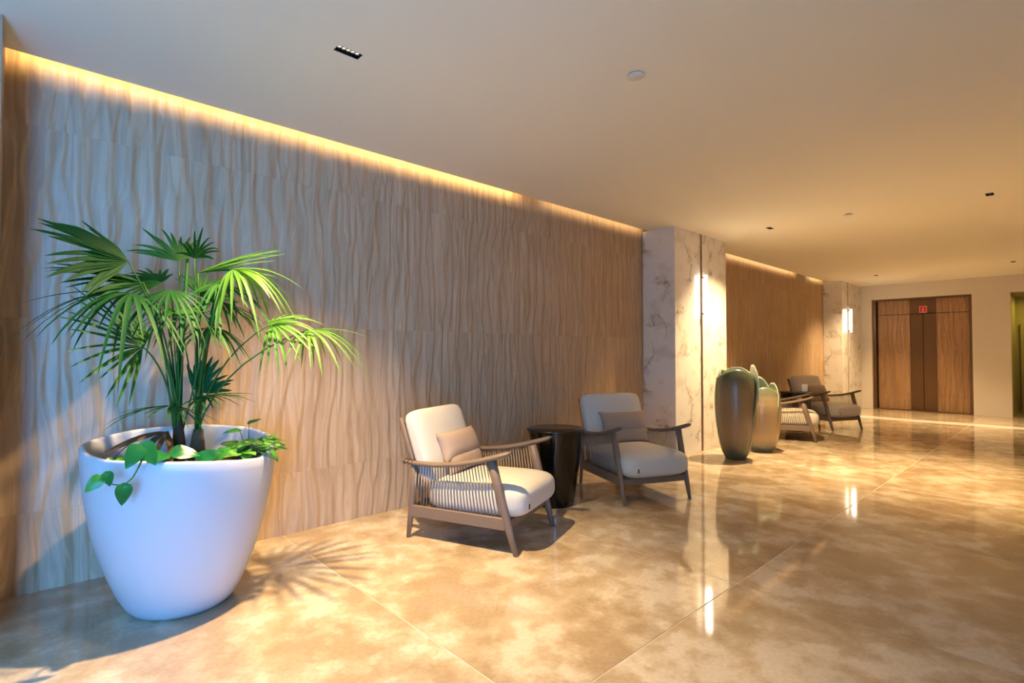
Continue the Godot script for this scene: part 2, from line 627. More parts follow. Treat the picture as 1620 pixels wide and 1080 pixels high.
func build_lift() -> void:
	var d := setting("door_1")
	var x := END_X + 0.12
	var st := begin(false)
	add_box(st, Vector3(x, 1.12, 0.555), Vector3(0.1, 2.24, 0.055), 0.003)
	add_box(st, Vector3(x, 1.12, 2.085), Vector3(0.1, 2.24, 0.045), 0.003)
	add_box(st, Vector3(x, 2.24, 1.32), Vector3(0.1, 0.035, 1.58), 0.003)
	part("door_frame", finish(st), M.bronze, d)
	var lint := 1.94
	for k in [[0.605, 1.145, true], [1.145, 1.353, false], [1.359, 1.568, false], [1.568, 2.055, true]]:
		var lo := Vector3(x + 0.03, 0.012, k[0] + 0.001)
		var hi := Vector3(x + 0.07, lint - 0.006, k[1] - 0.001)
		if k[2]:
			part("carved_door_panel", carved_leaf(x + 0.03, k[0], k[1], 0.012, lint - 0.006), M.door_wood, d)
			part("carved_transom_panel", carved_leaf(x + 0.024, k[0], k[1], lint + 0.006, 2.222), M.door_wood, d)
		else:
			part("metal_door_panel", span(lo, hi, 0.002), M.bronze, d)
	part("metal_transom_panel", span(Vector3(x + 0.024, lint + 0.006, 1.146), Vector3(x + 0.07, 2.222, 1.567), 0.002), M.bronze, d)
	part("sill", span(Vector3(END_X - 0.02, -0.002, 0.53), Vector3(END_X + 0.2, 0.008, 2.11), 0.002), M.bronze, d)
	# the red sign over the doors
	var s := thing("notice_sign", "small red notice sign with a pale border above the lift doors", "sign", Vector3(x + 0.018, 1.958, 1.362))
	part("border", span(Vector3(-0.002, 0, -0.062), Vector3(0.004, 0.132, 0.062), 0.001), M.sign_pale, s)
	part("red_field", span(Vector3(-0.004, 0.013, -0.05), Vector3(-0.001, 0.119, 0.05), 0.0005), M.sign_red, s)
	var fg := begin(false)
	add_box(fg, Vector3(-0.0048, 0.058, 0.0), Vector3(0.002, 0.042, 0.022), 0.0004)
	add_box(fg, Vector3(-0.0048, 0.092, 0.0), Vector3(0.002, 0.016, 0.016), 0.0004)
	add_box(fg, Vector3(-0.0048, 0.03, -0.008), Vector3(0.002, 0.022, 0.007), 0.0004)
	add_box(fg, Vector3(-0.0048, 0.03, 0.008), Vector3(0.002, 0.022, 0.007), 0.0004)
	part("pictogram", finish(fg), M.sign_pale, s)

func carved_leaf(x: float, z0: float, z1: float, y0: float, y1: float) -> ArrayMesh:
	# a carved wooden board facing -x
	var nx := maxi(2, int((z1 - z0) / 0.007))
	var ny := maxi(2, int((y1 - y0) / 0.05))
	var pts := PackedVector3Array()
	for j in ny + 1:
		for i in nx + 1:
			var z := lerpf(z0 + 0.001, z1 - 0.001, float(i) / nx)
			var y := lerpf(y0, y1, float(j) / ny)
			pts.append(Vector3(x - 0.015 * relief(z * 1.3 + 20.0, y), y, z))
	var st := begin()
	add_grid(st, pts, nx, ny, true)
	add_box(st, Vector3(x + 0.02, (y0 + y1) * 0.5, (z0 + z1) * 0.5), Vector3(0.036, y1 - y0, z1 - z0 - 0.002))
	return finish(st)

func build_pilaster(x0: float, x1: float, depth: float, strip_x: float, label: String) -> void:
	var t := thing("marble_pilaster", label, "pillar", Vector3((x0 + x1) * 0.5, 0, 0))
	var o := -t.position
	var h := CEIL
	part("core", span(Vector3(x0 + 0.02, 0, 0), Vector3(x1 - 0.02, h, depth - 0.03)).duplicate(), M.plaster, t).position = o
	part("side_panel", span(Vector3(x0, 0, 0.0), Vector3(x0 + 0.02, h, depth - 0.0005), 0.001), M.marble[0], t).position = o
	part("side_panel", span(Vector3(x1 - 0.02, 0, 0.0), Vector3(x1, h, depth - 0.0005), 0.001), M.marble[0], t).position = o
	part("front_panel", span(Vector3(x0 + 0.0005, 0, depth - 0.02), Vector3(strip_x - 0.027, h, depth), 0.001), M.marble[1], t).position = o
	part("front_panel", span(Vector3(strip_x + 0.027, 0, depth - 0.02), Vector3(x1 - 0.0005, h, depth), 0.001), M.marble[2], t).position = o
	part("metal_strip", span(Vector3(strip_x - 0.026, 0, depth - 0.03), Vector3(strip_x + 0.026, h, depth - 0.006)), M.brass, t).position = o

func build_sconce(x: float, depth: float, y0: float, y1: float, label: String, energy: float) -> void:
	var t := thing("wall_lamp", label, "lamp", Vector3(x, y0, depth - 0.006), 0.0, "tube lamps on the marble pilasters")
	var h := y1 - y0
	part("back_plate", span(Vector3(-0.014, 0, 0), Vector3(0.014, h, 0.012), 0.002), M.bronze, t)
	for y in [0.03, h - 0.03]:
		part("bracket", span(Vector3(-0.006, y - 0.01, 0.01), Vector3(0.006, y + 0.01, 0.04), 0.001), M.bronze, t)
	var st := begin()
	add_tube(st, [Vector3(0, 0.004, 0.06), Vector3(0, 0.012, 0.06), Vector3(0, h - 0.012, 0.06), Vector3(0, h - 0.004, 0.06)], [0.014, 0.021, 0.021, 0.014], 14, 1.0, Vector3.RIGHT)
	part("lamp_tube", finish(st), M.lamp_tube, t)
	area(Vector3(x, (y0 + y1) * 0.5, depth + 0.083), Vector3(0, 0, 1), Vector2(0.05, h), energy, Color(1.0, 0.92, 0.80), "tube_light")
	area(Vector3(x - 0.028, (y0 + y1) * 0.5, depth + 0.05), Vector3(-1, 0, -0.4), Vector2(0.04, h), energy * 0.22, Color(1.0, 0.92, 0.80), "tube_light")
	area(Vector3(x + 0.028, (y0 + y1) * 0.5, depth + 0.05), Vector3(1, 0, -0.4), Vector2(0.04, h), energy * 0.22, Color(1.0, 0.92, 0.80), "tube_light")

func build_downlight(d: Vector2, label: String, energy: float, angle: float) -> void:
	var t := thing("recessed_downlight", label, "light", Vector3(d.x, CEIL, d.y), 0.0, "linear downlights in the ceiling")
	var st := begin(false)
	var hx := 0.061
	var hz := 0.028
	add_box(st, Vector3(0, 0.055, 0), Vector3(hx * 2, 0.004, hz * 2))
	for s in [-1.0, 1.0]:
		add_box(st, Vector3(s * (hx - 0.0015), 0.0275, 0), Vector3(0.003, 0.053, hz * 2))
		add_box(st, Vector3(0, 0.0275, s * (hz - 0.0015)), Vector3(hx * 2 - 0.006, 0.053, 0.003))
	part("housing", finish(st), M.black, t)
	var cup := begin()
	add_lathe(cup, [Vector2(0.0105, 0.009), Vector2(0.0102, 0.012), Vector2(0.008, 0.030), Vector2(0.004, 0.042)], 12)
	var cm := finish(cup)
	var lm := lathe_mesh([Vector2(0.0001, 0.020), Vector2(0.0088, 0.020), Vector2(0.0088, 0.024), Vector2(0.0001, 0.026)], 10)
	for k in 5:
		var r := part("reflector", cm, M.chrome, t)
		r.position = Vector3(-0.044 + 0.022 * k, 0, 0)
		part("lens", lm, M.lens, r)
	spot(Vector3(d.x, CEIL - 0.004, d.y), energy, angle)

func build_cove() -> void:
	var runs := [[-0.05, 3.27, 1.35], [3.62, 5.27, 0.45], [6.56, 10.2, 0.5], [10.92, 11.68, 0.5]]
	var names := ["long warm light strip hidden above the near carved wall", "light strip hidden above the carved wall beside the marble pilaster", "light strip hidden above the far carved wall", "short light strip at the far end of the carved wall"]
	for k in runs.size():
		var r: Array = runs[k]
		var t := thing("cove_light", names[k], "light", Vector3((r[0] + r[1]) * 0.5, CEIL + 0.012, 0.125), 0.0, "cove light strips")
		var n: float = r[1] - r[0]
		part("carrier", box_mesh(Vector3(0, 0.034, 0.008), Vector3(n, 0.068, 0.012), 0.001), M.white, t)
		part("led_strip", box_mesh(Vector3(0, 0.034, 0.0005), Vector3(n - 0.01, 0.060, 0.003)), M.led, t)
		var col := Color(1.0, 0.88, 0.60) if k == 0 else Color(1.0, 0.89, 0.70)
		area(Vector3(t.position.x, CEIL + 0.046, 0.1225), Vector3(0, 0, -1), Vector2(n - 0.01, 0.060), 0.20 * n * r[2], col, "cove_glow")

# ---------------------------------------------------------------- furniture
func make_armchair(label: String) -> Node3D:
	var t := thing("lounge_armchair", label, "armchair", Vector3.ZERO, 0.0, "wood and cord armchairs")
	for s in [-1.0, 1.0]:
		# front leg: splayed forward, broad at the top
		var st := begin()
		add_tube(st, [Vector3(s * 0.292, 0.0, 0.3715), Vector3(s * 0.294, 0.13, 0.333), Vector3(s * 0.297, 0.36, 0.266), Vector3(s * 0.300, 0.525, 0.218)], [0.0150, 0.0230, 0.0290, 0.0310], 12, 0.75, Vector3.RIGHT)
		part("leg", finish(st), M.frame, t)
		st = begin()
		add_tube(st, [Vector3(s * 0.292, 0.0, -0.3715), Vector3(s * 0.293, 0.15, -0.352), Vector3(s * 0.296, 0.30, -0.337), Vector3(s * 0.298, 0.466, -0.322)], [0.0140, 0.0200, 0.0215, 0.0200], 10, 0.82, Vector3.RIGHT)
		part("leg", finish(st), M.frame, t)
		part("side_rail", box_mesh(Vector3(s * 0.294, 0.172, -0.018), Vector3(0.024, 0.070, 0.652), 0.004), M.frame, t)
		# armrest: a bent paddle rising to the front
		st = begin()
		var arm := [Vector3(s * 0.284, 0.474, -0.430), Vector3(s * 0.288, 0.473, -0.415), Vector3(s * 0.302, 0.468, -0.30), Vector3(s * 0.314, 0.472, -0.15), Vector3(s * 0.318, 0.490, 0.0), Vector3(s * 0.317, 0.520, 0.14), Vector3(s * 0.315, 0.553, 0.255), Vector3(s * 0.313, 0.577, 0.33), Vector3(s * 0.312, 0.587, 0.352)]
		add_tube(st, arm, [0.010, 0.019, 0.026, 0.029, 0.030, 0.031, 0.030, 0.026, 0.012], 12, 0.52)
		part("armrest", finish(st), M.frame, t)
		# the cord wound over the rear of the armrest
		for k in 3:
			var z := -0.395 + 0.032 * k
			st = begin()
			var ring := []
			var rad := []
			for i in 13:
				var a := TAU * i / 12.0
				ring.append(Vector3(s * (0.288 + 0.004 * k) + cos(a) * 0.0245, 0.471 + sin(a) * 0.0135, z))
				rad.append(0.0028)
			add_tube(st, ring, rad, 5, 1.0, Vector3.BACK, false)
			part("cord_binding", finish(st), M.bronze_dark, t)
		# side cords between rail and armrest
		for k in 27:
			var f := k / 26.0
			var low := Vector3(s * 0.294, 0.205, lerpf(-0.325, 0.268, f))
			var z2 := lerpf(-0.300, 0.205, f)
			var y2: float = 0.458 + 0.078 * pow(maxf(0.0, (z2 + 0.15) / 0.36), 1.5)
			cord(t, low, Vector3(s * 0.306, y2, z2))
		# back post leaning behind the cushion
		st = begin()
		add_tube(st, [Vector3(s * 0.250, 0.20, -0.285), Vector3(s * 0.252, 0.45, -0.365), Vector3(s * 0.254, 0.725, -0.462), Vector3(s * 0.254, 0.735, -0.466)], [0.018, 0.019, 0.017, 0.010], 10, 0.7, Vector3.RIGHT)
		part("back_post", finish(st), M.frame, t)
	part("front_rail", box_mesh(Vector3(0, 0.160, 0.306), Vector3(0.57, 0.050, 0.024), 0.004), M.frame, t)
	part("rear_rail", box_mesh(Vector3(0, 0.172, -0.345), Vector3(0.57, 0.060, 0.022), 0.004), M.frame, t)
	part("rear_rail", box_mesh(Vector3(0, 0.462, -0.352), Vector3(0.56, 0.036, 0.022), 0.004), M.frame, t)
	part("back_rail", box_mesh(Vector3(0, 0.690, -0.452), Vector3(0.50, 0.045, 0.018), 0.004), M.frame, t)
	for k in 20:
		var x := -0.25 + 0.5 * k / 19.0
		cord(t, Vector3(x, 0.20, -0.345), Vector3(x, 0.448, -0.352))
	part("seat_base", box_mesh(Vector3(0, 0.182, -0.01), Vector3(0.555, 0.022, 0.62), 0.003), M.frame, t)
	var c := part("seat_cushion", cushion_mesh(Vector3(0.585, 0.212, 0.685), 7.0, 3.6, 0.10, 32), M.linen, t)
	c.position = Vector3(0, 0.281, 0.076)
	c.rotation.x = -0.025
	var tg := part("fabric_tag", box_mesh(Vector3.ZERO, Vector3(0.010, 0.030, 0.004), 0.001), M.tag, t)
	tg.position = Vector3(-0.20, 0.262, 0.4155)
	var b := part("back_cushion", cushion_mesh(Vector3(0.585, 0.13, 0.465), 9.0, 4.0, 0.14, 32), M.linen, t)
	b.position = Vector3(0, 0.562, -0.312)
	b.rotation.x = -PI / 2 - 0.34
	return t

var cord_mesh: Mesh

func cord(parent: Node3D, a: Vector3, b: Vector3) -> void:
	if cord_mesh == null:
		cord_mesh = tube_mesh([Vector3(0, 0, 0), Vector3(0, 1, 0)], [0.0034, 0.0034], 6, 1.0, Vector3.RIGHT)
	var o := part("cord", cord_mesh, M.cord, parent)
	var d := b - a
	var y := d.normalized()
	var x := y.cross(Vector3.BACK).normalized()
	o.transform = Transform3D(Basis(x, d, x.cross(y)), a)

func place_pillows(chair: Node3D, la: String, lb: String, pm: Mesh, pm2: Mesh) -> void:
	var up := thing("lumbar_pillow", la, "pillow", Vector3.ZERO, 0.0, "taupe lumbar pillows")
	part("pillow_cover", pm, M.taupe, up)
	up.transform = chair.transform * Transform3D(Basis.from_euler(Vector3(-0.42, 0, 0.0)), Vector3(0.045, 0.545, -0.205))
	var low := thing("lumbar_pillow", lb, "pillow", Vector3.ZERO, 0.0, "taupe lumbar pillows")
	part("pillow_cover", pm2, M.taupe, low)
	low.transform = chair.transform * Transform3D(Basis.from_euler(Vector3(-0.35, 0, 0.0)), Vector3(0.05, 0.440, -0.165))

func make_table(label: String) -> Node3D:
	var t := thing("side_table", label, "table", Vector3.ZERO, 0.0, "black drum side tables")
	var st := begin()
	var pts := PackedVector3Array()
	var n := 60
	var rows := 14
	for j in rows + 1:
		var f := float(j) / rows
		for i in n + 1:
			var a := TAU * i / n
			var scoop := 0.5 + 0.5 * cos(3.0 * (a + 0.5 * f))
			var r := lerpf(0.135, 0.212, pow(f, 0.85)) * (1.0 - 0.075 * pow(scoop, 3.0) * sin(PI * clampf(f * 0.95, 0.0, 1.0)))
			pts.append(Vector3(r * cos(a), 0.555 * f, r * sin(a)))
	add_grid(st, pts, n, rows)
	add_lathe(st, [Vector2(0.001, 0.0), Vector2(0.135, 0.0)], n)
	part("body", finish(st), M.table, t)
	part("table_top", lathe_mesh([Vector2(0.0005, 0.555), Vector2(0.215, 0.555), Vector2(0.221, 0.559), Vector2(0.222, 0.570), Vector2(0.217, 0.576), Vector2(0.0005, 0.576)], 60), M.table_top, t)
	return t

func petal(theta: float, sweep: float, height: float, prof: Array, wide: float, tip: float, curl: float, body: Vector3, edge: Vector3, inner: Vector3) -> ArrayMesh:
	# one ceramic leaf wrapped round the vase; the glaze darkens to green along its margin
	var nu := 26
	var nv := 34
	var outer := PackedVector3Array()
	var inn := PackedVector3Array()
	var co := PackedColorArray()
	var ci := PackedColorArray()
	for j in nv + 1:
		var t := float(j) / nv
		for i in nu + 1:
			var a := -1.0 + 2.0 * i / nu
			var top := height * (1.0 - tip * pow(absf(a), 2.4))
			var h := t * top
			var q := clampf(h / height, 0.0, 1.0) * (prof.size() - 1)
			var k := mini(int(q), prof.size() - 2)
			var f: float = q - k
			f = f * f * (3.0 - 2.0 * f) * 0.4 + f * 0.6
			var r: float = lerpf(prof[k], prof[k + 1], f) * wide
			r += curl * pow(t, 7.0) + 0.014 * pow(absf(a), 5.0) * t
			var ang := theta + a * sweep
			var d := Vector3(cos(ang), 0, sin(ang))
			outer.append(d * r + Vector3(0, h, 0))
			inn.append(d * (r - 0.011) + Vector3(0, h, 0))
			var m := maxf(smoothstep(0.62, 1.0, absf(a)), maxf(smoothstep(0.72, 0.96, t), smoothstep(0.26, 0.02, t)))
			var c := body.lerp(edge, m)
			co.append(Color(c.x, c.y, c.z))
			ci.append(Color(inner.x, inner.y, inner.z))
	var st := begin()
	add_grid(st, outer, nu, nv, false, co)
	add_grid(st, inn, nu, nv, true, ci)
	# the rounded rim joins the two faces
	var rim := PackedInt32Array()
	for j in nv + 1:
		rim.append(j * (nu + 1))
	for i in range(1, nu + 1):
		rim.append(nv * (nu + 1) + i)
	for j in range(nv - 1, -1, -1):
		rim.append(j * (nu + 1) + nu)
	st.set_color(Color(inner.x, inner.y, inner.z).lerp(Color(edge.x, edge.y, edge.z), 0.35))
	for i in rim.size() - 1:
		var a0: Vector3 = outer[rim[i]]
		var a1: Vector3 = outer[rim[i + 1]]
		var b0: Vector3 = inn[rim[i]]
		var b1: Vector3 = inn[rim[i + 1]]
		for q in [a0, a1, b1, a0, b1, b0]:
			st.add_vertex(q)
	return finish(st)

func build_vases() -> void:
	var green := Vector3(0.085, 0.10, 0.062)
	var mint := Vector3(0.52, 0.60, 0.44)
	var t := thing("leaf_vase", "tall brown and dark green leaf-shaped floor vase before the marble pilaster", "vase", Vector3(5.74, 0, 0.87), 0.0, "leaf-shaped floor vases")
	var prof := [0.105, 0.150, 0.172, 0.188, 0.200, 0.208, 0.212, 0.210, 0.202, 0.186, 0.150]
	var brown := Vector3(0.235, 0.165, 0.095)
	part("petal", petal(146 * DEG, 80 * DEG, 0.975, prof, 1.0, 0.10, 0.0, brown, green, mint), M.glaze, t)
	part("petal", petal(48 * DEG, 50 * DEG, 1.025, prof, 1.02, 0.36, 0.045, brown, green, mint), M.glaze, t)
	part("petal", petal(262 * DEG, 62 * DEG, 0.985, prof, 0.955, 0.16, 0.0, brown, green, mint), M.glaze, t)
	part("petal", petal(345 * DEG, 70 * DEG, 0.995, prof, 0.97, 0.10, 0.0, brown, green, mint), M.glaze, t)
	part("foot", lathe_mesh([Vector2(0.0005, 0.0), Vector2(0.104, 0.0), Vector2(0.104, 0.012), Vector2(0.0005, 0.014)], 28), M.glaze_dark, t)
	var u := thing("leaf_vase", "shorter golden brown leaf-shaped floor vase with pale green inside", "vase", Vector3(6.42, 0, 0.88), 0.0, "leaf-shaped floor vases")
	var prof2 := [0.112, 0.155, 0.176, 0.190, 0.198, 0.203, 0.205, 0.202, 0.192, 0.172, 0.140]
	var gold := Vector3(0.46, 0.33, 0.18)
	var green2 := Vector3(0.15, 0.16, 0.105)
	part("petal", petal(140 * DEG, 88 * DEG, 0.755, prof2, 1.02, 0.22, 0.0, gold, green2, mint), M.glaze, u)
	part("petal", petal(262 * DEG, 70 * DEG, 0.85, prof2, 1.0, 0.30, 0.0, gold, green2, mint), M.glaze, u)
	part("petal", petal(40 * DEG, 66 * DEG, 0.80, prof2, 0.99, 0.34, 0.01, gold, green2, mint), M.glaze, u)
	part("petal", petal(325 * DEG, 60 * DEG, 0.87, prof2, 0.96, 0.30, 0.0, gold, green2, mint), M.glaze, u)
	part("foot", lathe_mesh([Vector2(0.0005, 0.0), Vector2(0.111, 0.0), Vector2(0.111, 0.012), Vector2(0.0005, 0.014)], 28), M.glaze_dark, u)

# ---------------------------------------------------------------- planting
const POT := Vector3(0.571, 0, 0.585)

func pot_rim(a: float) -> float:
	# height of the sloping rim round the pot, by angle in degrees
	var k := [[-180, 0.748], [-145, 0.750], [-108, 0.762], [-74, 0.762], [-36, 0.748], [0, 0.722], [20, 0.708], [36, 0.686], [50, 0.664], [66, 0.674], [83, 0.688], [104, 0.702], [123, 0.713], [144, 0.716], [160, 0.726], [180, 0.748]]
	for i in k.size() - 1:
		if a <= k[i + 1][0]:
			var f := clampf((a - k[i][0]) / float(k[i + 1][0] - k[i][0]), 0.0, 1.0)
			return lerpf(k[i][1], k[i + 1][1], f * f * (3.0 - 2.0 * f) * 0.5 + f * 0.5)
	return 0.748

func build_planter() -> void:
	var t := thing("planter", "large white tapered planter with a sloping rim on the marble floor", "planter", POT)
	var prof := [Vector2(0.0005, 0.0), Vector2(0.17, 0.0), Vector2(0.198, 0.010), Vector2(0.220, 0.034), Vector2(0.250, 0.09), Vector2(0.286, 0.18), Vector2(0.318, 0.28), Vector2(0.346, 0.39), Vector2(0.366, 0.50), Vector2(0.379, 0.61), Vector2(0.385, 0.70), Vector2(0.386, 0.748)]
	var n := 72
	var pts := PackedVector3Array()
	var full: float = prof[-1].y
	for q in prof:
		for k in n + 1:
			var a := TAU * k / n
			var deg := wrapf(a / DEG, -180.0, 180.0)
			var y: float = q.y
			if y > 0.45:
				y = 0.45 + (y - 0.45) * (pot_rim(deg) - 0.45) / (full - 0.45)
			pts.append(Vector3(q.x * cos(a), y, q.x * sin(a)))
	# over the rim and down the inside
	for q in [Vector2(0.383, 0.007), Vector2(0.376, 0.010), Vector2(0.368, 0.007), Vector2(0.365, -0.004), Vector2(0.360, -0.06), Vector2(0.350, -0.14)]:
		for k in n + 1:
			var a := TAU * k / n
			pts.append(Vector3(q.x * cos(a), pot_rim(wrapf(a / DEG, -180.0, 180.0)) + q.y, q.x * sin(a)))
	var st := begin()
	add_grid(st, pts, n, prof.size() + 5)
	part("shell", finish(st), M.pot, t)
	var so := setting_stuff("potting_soil", "dark potting soil filling the white planter", "soil")
	so.position = POT
	var f := noise(9.0, 77, 3)
	var sp := PackedVector3Array()
	for j in 13:
		for k in 49:
			var a := TAU * k / 48.0
			var r := 0.352 * j / 12.0
			var x := r * cos(a)
			var z := r * sin(a)
			sp.append(Vector3(x, 0.605 + 0.02 * f.get_noise_2d(x * 1.5, z * 1.5) + 0.02 * (1.0 - r / 0.352), z))
	st = begin()
	add_grid(st, sp, 48, 12)
	so.mesh = finish(st)
	so.material_override = M.soil

func setting_stuff(called: String, label: String, category: String) -> MeshInstance3D:
	var o := MeshInstance3D.new()
	o.name = called
	add_child(o)
	tag(o, label, category)
	o.set_meta("kind", "stuff")
	return o

func blade(st: SurfaceTool, from: Vector3, dir: Vector3, side: Vector3, up: Vector3, length: float, width: float, droop: float) -> void:
	# one folded segment of a fan leaf
	var n := 9
	var pts := PackedVector3Array()
	for j in n + 1:
		var t := float(j) / n
		var w := width * minf(1.0, t / 0.34) * pow(maxf(0.0, 1.0 - t), 0.55) * 1.18
		var p := from + dir * length * t + Vector3.DOWN * droop * length * pow(t, 2.3)
		var s := side
		pts.append(p - s * w * 0.5 + up * w * 0.10)
		pts.append(p - up * w * 0.10)
		pts.append(p + s * w * 0.5 + up * w * 0.10)
	add_grid(st, pts, 2, n)

func fan(hub: Vector3, tip: Vector3, normal: Vector3, count: int, spread: float, droop: float, rng: RandomNumberGenerator, width := 0.026) -> ArrayMesh:
	var st := begin()
	var axis := (tip - hub).normalized()
	var length := (tip - hub).length()
	var side := axis.cross(normal).normalized()
	var up := side.cross(axis).normalized()
	for k in count:
		var f := (k + 0.5) / count * 2.0 - 1.0
		var a := f * spread * 0.5 * DEG + rng.randf_range(-0.03, 0.03)
		var d := (axis * cos(a) + side * sin(a) - up * 0.16 * absf(f)).normalized()
		var s := (side * cos(a) - axis * sin(a)).normalized()
		var l := length * (1.0 - 0.28 * f * f) * rng.randf_range(0.86, 1.06)
		blade(st, hub, d, s, up, l, width * rng.randf_range(0.65, 1.05), droop * rng.randf_range(0.4, 1.7))
	return finish(st)

func bow(a: Vector3, b: Vector3, lift: Vector3, n := 7) -> Array:
	var out := []
	for i in n + 1:
		var t := float(i) / n
		out.append(a.lerp(b, t) + lift * 4.0 * t * (1.0 - t))
	return out

func taper(a: float, b: float, n: int) -> Array:
	var out := []
	for i in n:
		out.append(lerpf(a, b, float(i) / (n - 1)))
	return out

func build_palm() -> void:
	var rng := RandomNumberGenerator.new()
	rng.seed = 4242
	var root := Vector3(0.545, 0.60, 0.60)
	var t := thing("fan_palm", "green fan palm with slender stalks growing in the white planter", "plant", root)
	var s1 := Vector3(0.543, 0.60, 0.60)
	var s2 := Vector3(0.628, 0.60, 0.55)
	var o := -root
	part("trunk", tube_mesh([s1, s1 + Vector3(0, 0.14, 0), s1 + Vector3(-0.004, 0.24, 0)], [0.030, 0.027, 0.018], 12), M.husk, t).position = o
	part("trunk", tube_mesh([s2, s2 + Vector3(0, 0.08, 0), s2 + Vector3(0.004, 0.185, 0)], [0.034, 0.036, 0.022], 12), M.bark, t).position = o
	part("stem", tube_mesh([s1 + Vector3(0, 0.2, 0), s1 + Vector3(-0.005, 0.45, 0), s1 + Vector3(0.02, 0.80, -0.02), s1 + Vector3(0.03, 1.0, -0.03)], [0.015, 0.013, 0.009, 0.006], 10), M.palm[1], t).position = o
	# hub, tip, facing normal, blades, spread, droop, tone, stem
	var leaves := [
		[Vector3(0.328, 1.536, 0.72), Vector3(0.035, 1.640, 0.86), Vector3(0.35, 0.55, 0.75), 17, 112.0, 0.14, 0, s1, 0.040],
		[Vector3(0.388, 1.457, 0.66), Vector3(0.078, 1.520, 0.80), Vector3(0.2, 0.8, 0.5), 15, 74.0, 0.16, 0, s1, 0.034],
		[Vector3(0.345, 1.400, 0.74), Vector3(-0.005, 1.410, 0.92), Vector3(0.05, 1.0, 0.15), 19, 235.0, 0.55, 0, s1, 0.026],
		[Vector3(0.551, 1.590, 0.50), Vector3(0.480, 1.830, 0.42), Vector3(0.1, 0.3, 1.0), 11, 125.0, 0.20, 1, s1, 0.026],
		[Vector3(0.600, 1.600, 0.58), Vector3(0.640, 1.770, 0.66), Vector3(0.5, 0.5, 0.8), 10, 150.0, 0.30, 0, s2, 0.024],
		[Vector3(0.619, 1.534, 0.56), Vector3(1.020, 1.760, 0.54), Vector3(-0.3, 0.9, 0.4), 11, 48.0, 0.14, 2, s2, 0.028],
		[Vector3(0.730, 1.545, 0.72), Vector3(1.010, 1.600, 0.86), Vector3(0.0, 1.0, 0.25), 19, 225.0, 0.62, 2, s2, 0.026],
		[Vector3(0.902, 1.297, 0.74), Vector3(1.115, 1.375, 0.86), Vector3(-0.1, 0.9, 0.5), 18, 235.0, 0.40, 2, s2, 0.024],
		[Vector3(1.056, 1.266, 0.80), Vector3(1.360, 1.315, 0.90), Vector3(0.0, 1.0, 0.15), 18, 260.0, 0.50, 2, s2, 0.023],
		[Vector3(0.694, 1.400, 0.62), Vector3(0.800, 1.360, 0.85), Vector3(0.2, 1.0, 0.1), 18, 250.0, 0.55, 1, s2, 0.026],
		[Vector3(0.540, 1.360, 0.68), Vector3(0.440, 1.330, 0.88), Vector3(-0.1, 1.0, 0.1), 17, 240.0, 0.60, 1, s1, 0.024],
		[Vector3(0.386, 1.178, 0.70), Vector3(0.125, 1.400, 0.80), Vector3(0.5, 0.6, 0.7), 20, 205.0, 0.14, 1, s1, 0.020],
		[Vector3(0.503, 0.916, 0.66), Vector3(0.290, 0.940, 0.84), Vector3(0.0, 1.0, 0.05), 13, 230.0, 0.22, 0, s1, 0.018],
		[Vector3(0.618, 0.955, 0.68), Vector3(0.790, 0.985, 0.84), Vector3(0.0, 1.0, 0.05), 14, 220.0, 0.22, 0, s2, 0.020],
		[Vector3(0.618, 0.965, 0.56), Vector3(0.735, 1.125, 0.56), Vector3(-0.2, 0.2, 1.0), 10, 110.0, 0.08, 0, s2, 0.034],
		[Vector3(0.660, 1.440, 0.42), Vector3(0.800, 1.620, 0.32), Vector3(0.1, 0.3, 1.0), 14, 150.0, 0.2, 1, s2, 0.026],
		[Vector3(0.480, 1.480, 0.45), Vector3(0.330, 1.600, 0.34), Vector3(0.1, 0.5, 0.9), 14, 160.0, 0.3, 1, s1, 0.024],
		[Vector3(0.470, 1.420, 0.78), Vector3(0.350, 1.330, 0.98), Vector3(-0.1, 1.0, 0.2), 15, 230.0, 0.6, 0, s1, 0.022],
		[Vector3(0.700, 1.480, 0.66), Vector3(0.860, 1.420, 0.90), Vector3(0.1, 1.0, 0.2), 16, 240.0, 0.65, 1, s2, 0.022],
		[Vector3(0.640, 1.270, 0.70), Vector3(0.740, 1.250, 0.90), Vector3(0.0, 1.0, 0.1), 15, 260.0, 0.5, 1, s2, 0.020],
	]
	for d in leaves:
		var hub: Vector3 = d[0]
		var lf := part("leaf", fan(hub, d[1], d[2], d[3], d[4], d[5], rng, d[8]), M.palm[d[6]], t)
		lf.position = o
		var foot: Vector3 = d[7] + Vector3(rng.randf_range(-0.012, 0.012), 0.16, rng.randf_range(-0.012, 0.012))
		var out := Vector3(foot.x - hub.x, 0, foot.z - hub.z) * 0.16 + Vector3(0, 0.05, 0)
		part("stalk", tube_mesh(bow(foot, hub, out), taper(0.0052, 0.0030, 8), 6), M.stalk, lf)
	# upright young stalks
	for k in 7:
		var b0: Vector3 = (s1 if k % 2 == 0 else s2) + Vector3(rng.randf_range(-0.015, 0.015), 0.15, rng.randf_range(-0.015, 0.015))
		var e := b0 + Vector3(rng.randf_range(-0.14, 0.16), rng.randf_range(0.45, 0.75), rng.randf_range(-0.12, 0.12))
		part("stalk", tube_mesh(bow(b0, e, Vector3(0, 0, 0.01)), taper(0.0045, 0.0022, 8), 6), M.stalk, t).position = o
	# withered leaf hanging over the soil
	var dh := Vector3(0.487, 0.800, 0.66)
	var dl := part("withered_leaf", fan(dh, Vector3(0.285, 0.770, 0.80), Vector3(0.1, 1, 0.3), 6, 120.0, 0.35, rng, 0.034), M.dead, t)
	dl.position = o
	dl.set_meta("label", "brown withered leaf")
